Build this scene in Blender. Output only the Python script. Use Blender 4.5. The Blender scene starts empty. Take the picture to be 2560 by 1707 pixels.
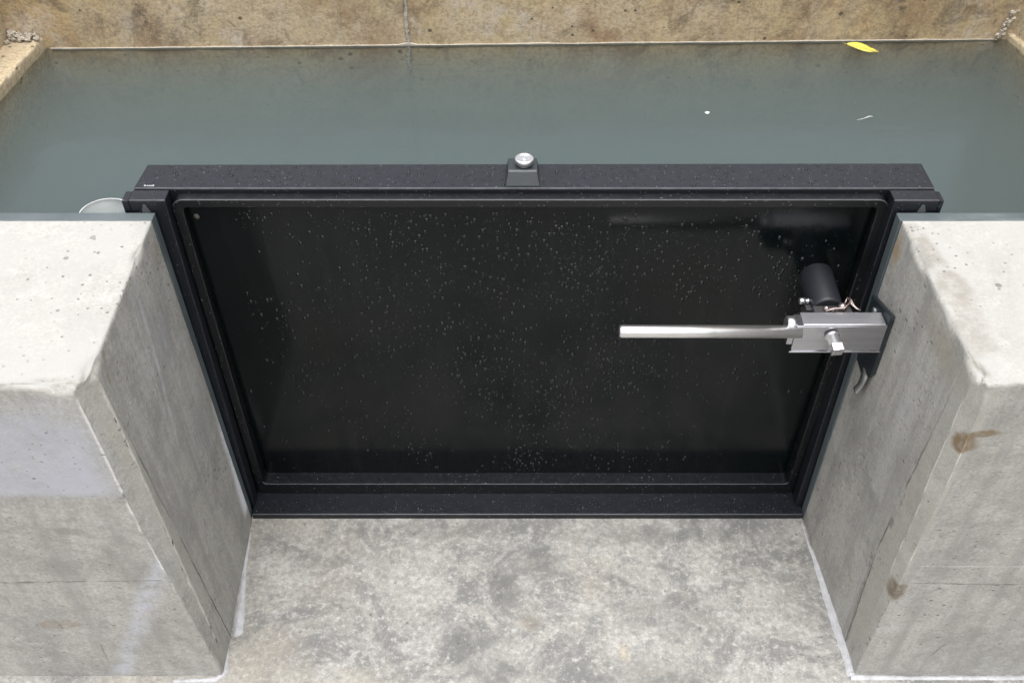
import bpy, bmesh, math, random
from mathutils import Vector, noise, Matrix
R = math.radians
random.seed(7)
S = bpy.context.scene
COL = S.collection

# ------------------------------------------------------------------ node helpers
class NT:
    def __init__(s, name):
        s.m = bpy.data.materials.new(name); s.m.use_nodes = True
        s.t = s.m.node_tree; s.t.nodes.clear()
        s.out = s.n('ShaderNodeOutputMaterial')
        s.geo = None
    def n(s, typ, **kw):
        x = s.t.nodes.new(typ)
        for k, v in kw.items(): setattr(x, k, v)
        return x
    def l(s, a, b): s.t.links.new(a, b)
    def put(s, sock, v):
        if hasattr(v, 'is_linked') or isinstance(v, bpy.types.NodeSocket): s.l(v, sock)
        else: sock.default_value = v
    def pos(s):
        if s.geo is None: s.geo = s.n('ShaderNodeNewGeometry')
        return s.geo.outputs['Position']
    def normal(s):
        s.pos(); return s.geo.outputs['Normal']
    def math(s, op, a, b=0.0, clamp=False):
        x = s.n('ShaderNodeMath', operation=op); x.use_clamp = clamp
        s.put(x.inputs[0], a); s.put(x.inputs[1], b); return x.outputs[0]
    def vmath(s, op, a, b=(0, 0, 0)):
        x = s.n('ShaderNodeVectorMath', operation=op)
        s.put(x.inputs[0], a); s.put(x.inputs[1], b)
        return x.outputs['Value'] if op in ('LENGTH', 'DOT_PRODUCT', 'DISTANCE') else x.outputs[0]
    def noise(s, scale, detail=4, rough=.55, vec=None, dist=0, color=False):
        x = s.n('ShaderNodeTexNoise'); s.l(vec if vec is not None else s.pos(), x.inputs['Vector'])
        x.inputs['Scale'].default_value = scale; x.inputs['Detail'].default_value = detail
        x.inputs['Roughness'].default_value = rough; x.inputs['Distortion'].default_value = dist
        return x.outputs['Color' if color else 'Fac']
    def voro(s, scale, vec=None, feat='F1', rnd=1.0, out='Distance'):
        x = s.n('ShaderNodeTexVoronoi', feature=feat); s.l(vec if vec is not None else s.pos(), x.inputs['Vector'])
        x.inputs['Scale'].default_value = scale; x.inputs['Randomness'].default_value = rnd
        return x.outputs[out]
    def ramp(s, v, a, b, ca=0.0, cb=1.0, smooth=False):
        x = s.n('ShaderNodeMapRange'); x.clamp = True
        if smooth: x.interpolation_type = 'SMOOTHSTEP'
        s.put(x.inputs[0], v)
        for i, k in enumerate((a, b, ca, cb)): x.inputs[i + 1].default_value = k
        return x.outputs[0]
    def mix(s, f, a, b, mode='MIX'):
        x = s.n('ShaderNodeMix', data_type='RGBA', blend_type=mode)
        s.put(x.inputs[0], f); s.put(x.inputs[6], a if not isinstance(a, tuple) else (*a, 1)[:4])
        s.put(x.inputs[7], b if not isinstance(b, tuple) else (*b, 1)[:4]); return x.outputs[2]
    def scalev(s, v): return s.vmath('MULTIPLY', s.pos(), v)
    def sep(s, v=None):
        x = s.n('ShaderNodeSeparateXYZ'); s.l(v if v is not None else s.pos(), x.inputs[0]); return x.outputs
    def warp(s, amt, scale=12):
        w = s.vmath('SUBTRACT', s.noise(scale, 4, .6, color=True), (.5, .5, .5))
        return s.vmath('ADD', s.pos(), s.vmath('MULTIPLY', w, (amt, amt, amt)))
    def blob(s, c, rad, amt=.06, soft=.35, scale=14, brk=True):
        """soft stain mask around c with per-axis radii, ragged edge"""
        p = s.warp(amt, scale)
        d = s.vmath('SUBTRACT', p, c); d = s.vmath('DIVIDE', d, rad)
        m = s.ramp(s.vmath('LENGTH', d), 1.0, 1.0 - soft, 0, 1, True)
        return s.math('MULTIPLY', m, s.ramp(s.noise(52, 6, .75), .34, .56, .35, 1)) if brk else m
    def seg(s, a, b, w, amt=.01, soft=.5, scale=18, brk=True):
        """mask along the segment a-b, half width w"""
        a = Vector(a); b = Vector(b); ab = b - a
        p = s.vmath('SUBTRACT', s.warp(amt, scale), tuple(a))
        t = s.math('DIVIDE', s.vmath('DOT_PRODUCT', p, tuple(ab)), ab.length_squared, True)
        q = s.n('ShaderNodeVectorMath', operation='SCALE'); q.inputs[0].default_value = tuple(ab); s.l(t, q.inputs['Scale'])
        d = s.vmath('DISTANCE', p, q.outputs[0])
        m = s.ramp(d, w, w * (1 - soft), 0, 1, True)
        return s.math('MULTIPLY', m, s.ramp(s.noise(34, 5, .75), .40, .58, .22, 1)) if brk else m
    def bump(s, h, strength=.3, dist=.01, nrm=None):
        x = s.n('ShaderNodeBump'); x.inputs['Strength'].default_value = strength; x.inputs['Distance'].default_value = dist
        s.l(h, x.inputs['Height'])
        if nrm is not None: s.l(nrm, x.inputs['Normal'])
        return x.outputs[0]
    def principled(s, col, rough=.8, metal=0.0, spec=.5, nrm=None, **kw):
        x = s.n('ShaderNodeBsdfPrincipled')
        s.put(x.inputs['Base Color'], (*col, 1) if isinstance(col, tuple) and len(col) == 3 else col)
        s.put(x.inputs['Roughness'], rough); s.put(x.inputs['Metallic'], metal); s.put(x.inputs['Specular IOR Level'], spec)
        if nrm is not None: s.l(nrm, x.inputs['Normal'])
        for k, v in kw.items(): s.put(x.inputs[k], v)
        s.l(x.outputs[0], s.out.inputs[0]); return x

def mottled(N, base, warm, dark, light, sc=1.0):
    """weathered concrete colour: large tone patches, cloudy mid scale, grain"""
    c = N.mix(N.ramp(N.noise(2.3 * sc, 5, .6), .35, .68), base, warm)
    c = N.mix(N.ramp(N.noise(6 * sc, 8, .72, dist=.3), .47, .66, 0, .85), c, dark)
    c = N.mix(N.ramp(N.noise(28 * sc, 7, .75), .50, .66, 0, .6), c, dark)
    c = N.mix(N.ramp(N.noise(19 * sc, 6, .7), .54, .74, 0, .7), c, light)
    g = N.noise(160 * sc, 3, .7)
    c = N.mix(N.ramp(g, .35, .7, .45, 0), c, tuple(v * .62 for v in dark))
    return c

def pits(N, scale, thr, amt=.9, vec=None):
    """sparse bug holes"""
    v = vec if vec is not None else N.pos()
    d = N.voro(scale, v)
    pick = N.ramp(N.sep(N.voro(scale, v, out='Color'))[0], amt, amt + .02)
    size = N.ramp(N.sep(N.voro(scale, v, out='Color'))[1], 0, 1, .45, 1)
    return N.math('MULTIPLY', N.ramp(N.math('DIVIDE', d, size), thr, thr * .6), pick)

def wall_mat(name, side):
    N = NT(name)
    base, warm, dark, light = (.465, .458, .43), (.48, .463, .42), (.285, .28, .26), (.61, .60, .58)
    c = mottled(N, base, warm, dark, light)
    x, y, z = N.sep()
    nx, ny, nz = N.sep(N.normal())
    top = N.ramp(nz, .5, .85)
    front = N.ramp(N.math('MULTIPLY', ny, -1), .5, .85)
    chan = N.ramp(N.math('ABSOLUTE', nx), .5, .85)
    # vertical runs on the upright faces
    st = N.noise(1, 6, .62, N.scalev((26, 26, 1.6)))
    c = N.mix(N.math('MULTIPLY', N.ramp(st, .46, .70, 0, .7), N.math('SUBTRACT', 1, top)), c, (.27, .262, .25))
    st2 = N.noise(1, 5, .6, N.scalev((60, 60, 3)))
    c = N.mix(N.math('MULTIPLY', N.ramp(st2, .52, .7, 0, .4), chan), c, (.47, .465, .46))
    # up-facing tops, brightness under the sky set through the colour
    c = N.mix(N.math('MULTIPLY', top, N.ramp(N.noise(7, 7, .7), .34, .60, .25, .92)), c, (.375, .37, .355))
    # smooth pale strip of render down the front corner
    if side == 'left':
        yl = N.math('ADD', N.math('MULTIPLY', z, -.064), 1.1285); xo = N.math('ADD', N.math('MULTIPLY', z, -.054), -.6105)
        dxo = N.math('SUBTRACT', x, xo)
    else:
        yl = N.math('ADD', N.math('MULTIPLY', N.math('ABSOLUTE', N.math('SUBTRACT', z, .33)), -.055), 1.130); xo = N.math('ADD', N.math('MULTIPLY', z, .016), .728)
        dxo = N.math('SUBTRACT', xo, x)
    wob = N.math('MULTIPLY', N.math('SUBTRACT', N.noise(20, 6, .7), .5), .012)
    dyl = N.math('ADD', N.math('SUBTRACT', yl, y), wob)
    strip = N.math('MULTIPLY', N.ramp(dyl, -.0005, .0015), N.ramp(N.math('ADD', dxo, N.math('MULTIPLY', wob, .6)), -.001, .001))
    strip = N.math('MULTIPLY', strip, N.math('SUBTRACT', 1, top))
    sc2 = mottled(N, (.455, .445, .405), (.47, .45, .395), (.36, .35, .315), (.54, .53, .50), 1.3)
    c = N.mix(N.math('MULTIPLY', strip, .85), c, sc2)
    seam = N.math('MULTIPLY', N.ramp(N.math('ABSOLUTE', dyl), .0032, .0012), N.ramp(N.noise(7, 4), .40, .56))
    c = N.mix(N.math('MULTIPLY', N.math('MULTIPLY', seam, chan), N.ramp(z, .86, .60, 0, .85)), c, (.12, .115, .10))
    def st_(mask, col, f, face=None):
        nonlocal c
        m = N.math('MULTIPLY', mask, f)
        if face is not None: m = N.math('MULTIPLY', m, face)
        c = N.mix(m, c, col)
    if side == 'left':
        # pale blue-grey skim coat with a level lower edge
        zz = N.math('ADD', z, N.math('MULTIPLY', N.math('SUBTRACT', N.noise(16, 6, .7), .5), .022))
        m = N.math('MULTIPLY', N.ramp(zz, .622, .640), N.ramp(N.math('ADD', zz, N.math('MULTIPLY', N.noise(9, 5), .09)), .93, .85))
        m = N.math('MULTIPLY', m, N.ramp(N.math('ADD', x, N.math('MULTIPLY', N.noise(14, 4), .02)), -.635, -.69))
        st_(N.math('MULTIPLY', m, N.ramp(N.noise(13, 7, .72), .34, .55, .6, 1)), (.44, .445, .495), .85, front)
        st_(N.seg((-.648, 1.036, .42), (-.87, 1.036, -.06), .032, .05, .95, 9), (.50, .51, .57), .75, front)
        st_(N.seg((-.94, 1.036, .3640), (-.66, 1.036, .3700), .0022, .006), (.14, .13, .12), .9, front)
        st_(N.seg((-2.2, 1.036, .359), (-.90, 1.036, .3625), .0045, .012, .7), (.16, .15, .13), .8, front)
        st_(N.blob((-.90, 1.036, .21), (.05, .05, .018), .03), (.27, .23, .18), .7, front)
        st_(N.blob((-.79, 1.036, .53), (.06, .05, .014), .05, .7), (.25, .23, .21), .7, front)
        st_(N.blob((-.92, 1.036, .53), (.05, .05, .014), .05, .7), (.25, .23, .21), .6, front)
        st_(N.seg((-.84, 1.036, .13), (-.845, 1.036, .06), .003, .01), (.2, .19, .17), .7, front)
        st_(N.blob((-.86, 1.036, .86), (.09, .05, .05), .07, .8), (.33, .31, .27), .8, front)
        # lime bloom beside the gate, rust tick, pale scrapes
        st_(N.seg((-.63, 1.452, .42), (-.63, 1.425, .07), .032, .025, .9, 14, False), (.78, .79, .83), .95, chan)
        st_(N.seg((-.64, 1.115, .895), (-.64, 1.098, .845), .005, .008), (.25, .20, .12), .8, chan)
        st_(N.seg((-.64, 1.0375, .50), (-.614, 1.0375, .06), .0050, .010, .8, 22), (.13, .12, .10), .85, front)
        st_(N.seg((-.64, 1.30, .90), (-.64, 1.235, .55), .012, .012, .9), (.54, .54, .58), .6, chan)
        st_(N.seg((-.64, 1.26, .87), (-.64, 1.20, .45), .005, .01, .9), (.56, .56, .57), .6, chan)
        st_(N.blob((-.64, 1.33, .72), (.05, .05, .10), .08, .8), (.30, .30, .32), .7, chan)
        st_(N.blob((-.64, 1.36, .42), (.07, .06, .13), .08, .8), (.30, .31, .31), .6, chan)
        st_(N.blob((-.64, 1.415, .85), (.05, .03, .05), .05, .7), (.27, .25, .21), .7, chan)
    else:
        st_(N.blob((.728, 1.038, .765), (.022, .04, .034), .035, .45, 22), (.19, .135, .075), .95)
        st_(N.blob((.752, 1.038, .789), (.034, .03, .010), .03, .55, 22), (.19, .14, .08), .9, front)
        st_(N.blob((.737, 1.038, .325), (.024, .04, .036), .04, .5, 22), (.16, .125, .085), .9)
        st_(N.seg((.755, 1.038, .356), (.95, 1.038, .352), .0020, .004), (.13, .13, .12), .9, front)
        st_(N.seg((.93, 1.038, .353), (2.2, 1.038, .357), .0030, .01, .7), (.17, .16, .15), .7, front)
        st_(N.seg((.76, 1.038, .413), (2.2, 1.038, .413), .0025, .004), (.52, .52, .52), .6, front)
        st_(N.seg((.887, 1.038, .135), (.872, 1.038, .085), .0016, .008), (.12, .12, .11), .9, front)
        st_(N.seg((.878, 1.038, .118), (.894, 1.038, .098), .0012, .008), (.12, .12, .11), .8, front)
        st_(N.blob((.71, 1.425, .85), (.05, .030, .05), .05, .8), (.33, .235, .13), .75, chan)
        st_(N.blob((.71, 1.17, .85), (.05, .12, .05), .05, .8), (.31, .28, .22), .7, chan)
        st_(N.blob((.71, 1.435, .02), (.05, .05, .03), .03, .8), (.20, .19, .18), .8, chan)
        st_(N.seg((.715, 1.412, .012), (.725, 1.33, .010), .012, .01, .8), (.13, .14, .15), .8, chan)
        st_(N.seg((.715, 1.117, .62), (.715, 1.116, .45), .006, .05, .9, 9), (.19, .18, .16), .7, chan)
        st_(N.seg((.715, 1.119, .45), (.716, 1.136, .25), .010, .06, .9, 11), (.15, .145, .13), .8, chan)
        st_(N.seg((.720, 1.137, .30), (.73, 1.112, .02), .0070, .02, .9, 9), (.15, .145, .13), .8, chan)
        st_(N.blob((.72, 1.21, .62), (.05, .06, .25), .1, .9), (.44, .43, .43), .5, chan)
        # darker area on the top, along the channel edge
        st_(N.seg((.705, 1.41, .905), (.738, 1.25, .905), .030, .035, .6, 12), (.25, .235, .205), .8, top)
        st_(N.seg((.738, 1.27, .905), (.735, 1.12, .905), .034, .035, .6, 12), (.27, .255, .225), .75, top)
    # bug holes and grain
    p1 = pits(N, 38, .24, .70, N.scalev((1, 1, 1.7)))
    p2 = pits(N, 90, .32, .80, N.scalev((1, 1, 1.5)))
    pm = N.math('MULTIPLY', N.math('MAXIMUM', p1, p2), N.ramp(N.noise(3, 3), .36, .56, .1, 1))
    c = N.mix(N.math('MULTIPLY', pm, .75), c, (.12, .115, .105))
    h = N.math('SUBTRACT', N.math('ADD', N.math('MULTIPLY', N.noise(24, 7, .68), .7), N.math('MULTIPLY', N.noise(220, 3, .7), .25)), pm)
    N.principled(c, .88, 0, .25, N.bump(h, .5, .004))
    return N.m

def floor_mat():
    N = NT('floor concrete')
    c = N.mix(N.ramp(N.noise(2.0, 5, .6), .35, .66), (.325, .318, .293), (.36, .348, .315))
    c = N.mix(N.ramp(N.noise(5.5, 11, .78, dist=.7), .47, .57, 0, .9), c, (.165, .165, .160))
    c = N.mix(N.ramp(N.noise(24, 9, .78, N.vmath('ADD', N.pos(), (2, 8, 1)), dist=.5), .50, .62, 0, .75), c, (.185, .187, .185))
    c = N.mix(N.ramp(N.noise(8, 10, .76, N.vmath('ADD', N.pos(), (5, 3, 1)), dist=.5), .50, .62, 0, .85), c, (.43, .42, .395))
    c = N.mix(N.ramp(N.noise(60, 8, .8, N.vmath('ADD', N.pos(), (1, 1, 6))), .53, .61, 0, .8), c, (.47, .46, .435))
    for (cc, rr, f) in (((-.01, 1.27, 0), (.055, .075, .1), .8), ((.055, 1.325, 0), (.075, .05, .1), .6), ((-.09, 1.115, 0), (.09, .05, .1), .75),
                        ((-.03, 1.045, 0), (.10, .035, .1), .7), ((-.125, 1.41, 0), (.25, .03, .1), .6), ((.35, 1.40, 0), (.28, .035, .1), .5),
                        ((.35, 1.18, 0), (.14, .06, .1), .45), ((-.40, 1.32, 0), (.15, .03, .1), .35), ((-.45, 1.06, 0), (.06, .04, .1), .5), ((.28, 1.03, 0), (.2, .05, .1), .5)):
        c = N.mix(N.math('MULTIPLY', N.math('MULTIPLY', N.blob(cc, tuple(v * 1.25 for v in rr), .17, .85, 17, False), N.ramp(N.noise(60, 8, .8), .36, .50, .4, 1)), min(1, f * 1.0)), c, (.110, .111, .108))
    c = N.mix(N.math('MULTIPLY', N.blob((.045, 1.163, 0), (.032, .026, .1), .03, .7, 25), .7), c, (.22, .19, .155))
    c = N.mix(N.math('MULTIPLY', N.blob((.245, 1.09, 0), (.02, .03, .1), .03, .7, 25), .55), c, (.46, .40, .29))
    c = N.mix(N.math('MULTIPLY', N.seg((-.56, 1.18, 0), (-.36, 1.34, 0), .0035, .02, .8), .5), c, (.30, .29, .26))
    c = N.mix(N.ramp(N.noise(3.2, 4, .6, N.vmath('ADD', N.pos(), (9, 1, 4))), .54, .68, 0, .6), c, (.39, .355, .295))
    g = N.noise(85, 5, .75)
    c = N.mix(N.ramp(g, .34, .56, .65, 0), c, (.17, .17, .168))
    c = N.mix(N.ramp(g, .58, .72, 0, .55), c, (.58, .575, .56))
    pm = pits(N, 60, .25, .88)
    c = N.mix(N.math('MULTIPLY', pm, .6), c, (.15, .15, .14))
    h = N.math('SUBTRACT', N.math('ADD', N.noise(40, 7, .72), N.math('MULTIPLY', N.noise(190, 3, .7), .4)), pm)
    N.principled(c, .86, 0, .3, N.bump(h, .6, .004))
    return N.m

def tan_mat(name='tan stained concrete', bright=False):
    N = NT(name)
    if bright:
        c = mottled(N, (.62, .52, .36), (.66, .55, .36), (.45, .36, .24), (.72, .64, .52))
    else:
        c = N.mix(N.ramp(N.noise(1.7, 5, .6), .35, .66), (.53, .395, .225), (.53, .43, .295))
        c = N.mix(N.ramp(N.noise(4.5, 6, .65, N.vmath('ADD', N.pos(), (3, 0, 0))), .47, .66, 0, .8), c, (.50, .395, .215))
        c = N.mix(N.ramp(N.noise(6, 7, .7, N.vmath('ADD', N.pos(), (0, 7, 2))), .53, .66, 0, .85), c, (.60, .52, .43))
        c = N.mix(N.ramp(N.noise(3.6, 8, .72, N.vmath('ADD', N.pos(), (8, 2, 5)), dist=.5), .50, .64, 0, .9), c, (.34, .22, .125))
        c = N.mix(N.ramp(N.noise(11, 10, .8, dist=.6), .51, .63, 0, .85), c, (.20, .155, .10))
        for cc, rr in (((-.85, 2.15, .93), (.06, .1, .09)), ((-.80, 2.15, .885), (.05, .1, .03)), ((.50, 2.17, .97), (.10, .1, .03)), ((.9, 2.18, .95), (.05, .1, .06))):
            c = N.mix(N.math('MULTIPLY', N.blob(cc, rr, .08, .9, 20), N.ramp(N.noise(48, 6, .8), .42, .56, .15, 1)), c, (.10, .08, .06))
        st = N.noise(1, 6, .62, N.scalev((22, 22, 2.2)))
        c = N.mix(N.ramp(st, .50, .72, 0, .5), c, (.46, .40, .31))
        c = N.mix(N.ramp(N.noise(1, 6, .7, N.scalev((40, 40, 14))), .56, .7, 0, .5), c, (.22, .16, .10))
    g = N.noise(120, 4, .75)
    c = N.mix(N.ramp(g, .34, .55, .5, 0), c, (.17, .13, .09))
    c = N.mix(N.ramp(g, .58, .74, 0, .45), c, (.56, .50, .40))
    pm = pits(N, 42, .26, .80)
    c = N.mix(N.math('MULTIPLY', pm, .75), c, (.10, .08, .055))
    h = N.math('SUBTRACT', N.math('ADD', N.noise(30, 7, .7), N.math('MULTIPLY', N.noise(200, 3, .7), .3)), pm)
    N.principled(c, .9, 0, .2, N.bump(h, .6, .005))
    return N.m

def lime_mat(name, col=(.50, .505, .525)):
    N = NT(name)
    c = N.mix(N.ramp(N.noise(45, 6, .7), .4, .7), col, tuple(v * .72 for v in col))
    c = N.mix(N.ramp(N.noise(140, 4, .7), .56, .7, 0, .6), c, (.36, .35, .33))
    N.principled(c, .9, 0, .2, N.bump(N.noise(120, 5, .7), .6, .003))
    return N.m

def black_mat(name='black composite', droplets=True, col=(.014, .0155, .018), rough=.42, spec=.5, up_col=(.045, .047, .06), rvar=.2, bmp=.35):
    N = NT(name)
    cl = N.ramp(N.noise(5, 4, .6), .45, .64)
    c = N.mix(N.ramp(N.noise(3.5, 5, .6), .35, .7), col, (col[0] * 1.5, col[1] * 1.35, col[2] * 1.35))
    c = N.mix(N.ramp(N.noise(1, 6, .65, N.scalev((34, 34, 2.2))), .54, .74, 0, .5), c, (.012, .0125, .0125))
    # glints on water drops painted as pale specks, gathered in clusters
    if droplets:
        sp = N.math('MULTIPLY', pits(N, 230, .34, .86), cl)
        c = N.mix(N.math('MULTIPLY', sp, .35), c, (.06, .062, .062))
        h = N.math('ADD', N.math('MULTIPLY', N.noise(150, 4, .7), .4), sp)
    else:
        sp = N.math('MAXIMUM', pits(N, 200, .32, .74), pits(N, 110, .26, .84)); c = N.mix(N.math('MULTIPLY', sp, .6), c, (.2, .2, .21))
        up = N.ramp(N.sep(N.normal())[2], .8, .95)
        c = N.mix(N.math('MULTIPLY', up, N.ramp(N.noise(70, 6, .75), .40, .66, .12, .7)), c, up_col); h = N.math('ADD', N.noise(170, 4, .7), sp)  # lighter, broken tone on the up-facing faces
    r = N.math('ADD', rough - rvar / 2, N.math('MULTIPLY', N.noise(11, 5, .65), rvar))
    N.principled(c, r, 0, spec, N.bump(h, bmp, .0015))
    return N.m

def plate_mat():
    N = NT('blue grey painted plate')
    c = N.mix(N.ramp(N.noise(9, 6, .65), .35, .7), (.070, .090, .097), (.105, .125, .132))
    c = N.mix(N.ramp(N.noise(1, 5, .6, N.scalev((6, 40, 6))), .55, .75, 0, .6), c, (.19, .22, .23))
    N.principled(c, .5, 0, .5, N.bump(N.noise(90, 4, .7), .3, .001))
    return N.m

def steel_mat(name='stainless steel', col=(.60, .60, .64), rough=.28, streak=(3, 160, 160)):
    N = NT(name)
    b = N.noise(1, 5, .65, N.scalev(streak))
    c = N.mix(N.ramp(b, .35, .7), col, tuple(v * .78 for v in col))
    c = N.mix(N.ramp(N.noise(22, 5, .65), .56, .75, 0, .6), c, tuple(v * .55 for v in col))
    r = N.math('ADD', rough - .07, N.math('MULTIPLY', b, .2))
    N.principled(c, r, .95, .5, N.bump(N.noise(1, 4, .7, N.scalev(streak)), .12, .0006))
    return N.m

def plain(name, col, rough=.5, metal=0, alpha=None, vary=.25, scale=60, spec=.5):
    N = NT(name)
    c = N.mix(N.ramp(N.noise(scale, 5, .65), .35, .7), col, tuple(v * (1 - vary) for v in col))
    k = {} if alpha is None else {'Alpha': alpha}
    N.principled(c, rough, metal, spec, N.bump(N.noise(scale * 3, 4, .7), .2, .001), **k)
    return N.m

def water_mat():
    N = NT('murky water')
    # fine, slightly stretched ripples
    h = N.math('ADD', N.math('MULTIPLY', N.noise(1, 3, .5, N.scalev((5, 11, 5))), .9), N.math('MULTIPLY', N.noise(1, 3, .55, N.scalev((24, 70, 24))), .22))
    nb = N.bump(h, .22, .012)
    fr = N.n('ShaderNodeFresnel'); fr.inputs['IOR'].default_value = 1.33; N.l(nb, fr.inputs['Normal'])
    gl = N.n('ShaderNodeBsdfGlossy'); gl.inputs['Roughness'].default_value = .16; N.l(nb, gl.inputs['Normal'])
    tr = N.n('ShaderNodeBsdfTransparent'); tr.inputs['Color'].default_value = (.97, .98, .98, 1)
    mx = N.n('ShaderNodeMixShader'); N.l(fr.outputs[0], mx.inputs[0]); N.l(tr.outputs[0], mx.inputs[1]); N.l(gl.outputs[0], mx.inputs[2])
    N.l(mx.outputs[0], N.out.inputs['Surface'])
    sc = N.n('ShaderNodeVolumeScatter'); sc.inputs['Color'].default_value = (.168, .184, .190, 1); sc.inputs['Density'].default_value = WATER_D
    ab = N.n('ShaderNodeVolumeAbsorption'); ab.inputs['Color'].default_value = (.35, .48, .47, 1); ab.inputs['Density'].default_value = WATER_A
    ad = N.n('ShaderNodeAddShader'); N.l(sc.outputs[0], ad.inputs[0]); N.l(ab.outputs[0], ad.inputs[1])
    N.l(ad.outputs[0], N.out.inputs['Volume'])
    return N.m
WATER_D, WATER_A = 12.5, 5.6

# ------------------------------------------------------------------ mesh helpers
def bx(bm, x0, x1, y0, y1, z0, z1, bev=0, seg=2):
    vs = [bm.verts.new((x, y, z)) for x in (x0, x1) for y in (y0, y1) for z in (z0, z1)]
    q = lambda *i: bm.faces.new([vs[k] for k in i])
    fs = [q(0, 1, 3, 2), q(4, 6, 7, 5), q(0, 4, 5, 1), q(2, 3, 7, 6), q(0, 2, 6, 4), q(1, 5, 7, 3)]
    if bev:
        es = list({e for f in fs for e in f.edges})
        bmesh.ops.bevel(bm, geom=es, offset=bev, segments=seg, affect='EDGES', profile=.6)
    return bm
def prism(bm, pts, axis, a, b, bev=0, seg=2):
    """extrude a polygon of 2-D points along an axis from a to b"""
    def mk(p, t):
        q = list(p); q.insert(axis, t); return bm.verts.new(q)
    A = [mk(p, a) for p in pts]; B = [mk(p, b) for p in pts]
    fs = [bm.faces.new(A), bm.faces.new(B[::-1])]
    n = len(pts)
    for i in range(n): fs.append(bm.faces.new((A[i], B[i], B[(i + 1) % n], A[(i + 1) % n])))
    bmesh.ops.recalc_face_normals(bm, faces=fs)
    if bev: bmesh.ops.bevel(bm, geom=list({e for f in fs for e in f.edges}), offset=bev, segments=seg, affect='EDGES', profile=.6)
    return bm
def tube(bm, p, q, r0, r1=None, n=28, rings=None):
    """round bar from p to q; rings = [(t, r)] gives a turned profile"""
    p = Vector(p); q = Vector(q); d = q - p
    ax = d.normalized(); u = ax.orthogonal().normalized(); w = ax.cross(u)
    prof = rings or [(0, r0), (1, r1 if r1 is not None else r0)]
    L = []
    for t, r in prof:
        L.append([bm.verts.new(p + d * t + (u * math.cos(k * math.tau / n) + w * math.sin(k * math.tau / n)) * r) for k in range(n)])
    for a, b in zip(L, L[1:]):
        for k in range(n): bm.faces.new((a[k], a[(k + 1) % n], b[(k + 1) % n], b[k])).smooth = True
    bm.faces.new(L[0][::-1]); bm.faces.new(L[-1])
    return bm
def path(bm, pts, r, n=8):
    pts = [Vector(p) for p in pts]; L = []
    for i, p in enumerate(pts):
        d = (pts[min(i + 1, len(pts) - 1)] - pts[max(i - 1, 0)]).normalized()
        u = d.cross(Vector((0.2, .1, 1))).normalized(); w = d.cross(u)
        L.append([bm.verts.new(p + (u * math.cos(k * math.tau / n) + w * math.sin(k * math.tau / n)) * (r[i] if isinstance(r, (list, tuple)) else r)) for k in range(n)])
    for a, b in zip(L, L[1:]):
        for k in range(n): bm.faces.new((a[k], a[(k + 1) % n], b[(k + 1) % n], b[k])).smooth = True
    bm.faces.new(L[0][::-1]); bm.faces.new(L[-1])
    return bm
def lump(bm, c, rad, amp=.35, sub=4, freq=3, seed=0):
    g = bmesh.ops.create_icosphere(bm, subdivisions=sub, radius=1)
    for v in g['verts']:
        k = 1 + amp * noise.fractal(v.co * freq + Vector((seed, seed * 2, 0)), 1, 2, 4)
        v.co = Vector(c) + Vector((v.co.x * rad[0], v.co.y * rad[1], v.co.z * rad[2])) * k
    for f in bm.faces: f.smooth = True
    return bm
def obj(name, bm, m, parent=None, smooth=None):
    bmesh.ops.recalc_face_normals(bm, faces=bm.faces)
    me = bpy.data.meshes.new(name)
    if parent is not None:
        off = parent.matrix_world.translation if parent.parent is None else Vector(parent['_o'])
        off = Vector(parent['_o'])
        bmesh.ops.translate(bm, verts=bm.verts, vec=-off)
    bm.to_mesh(me); bm.free()
    o = bpy.data.objects.new(name, me); COL.objects.link(o)
    if m: me.materials.append(m)
    if parent is not None: o.parent = parent; ORIG[o] = ORIG[parent]; o['_o'] = parent['_o']
    else: o['_o'] = (0, 0, 0); ORIG[o] = Vector()
    ALL.append(o)
    return o
ORIG = {}; ALL = []
def thing(name, loc, label, cat, group=None):
    o = bpy.data.objects.new(name, None); COL.objects.link(o); o.location = loc; o.empty_display_size = .05
    o['_o'] = tuple(loc); ORIG[o] = Vector(loc); ALL.append(o)
    return tag(o, label, cat, group)
def tag(o, label, cat, group=None):
    o['label'] = label; o['category'] = cat
    if group: o['group'] = group
    return o
def struct(name, bm, m):
    o = obj(name, bm, m); o['kind'] = 'structure'; return o

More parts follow.
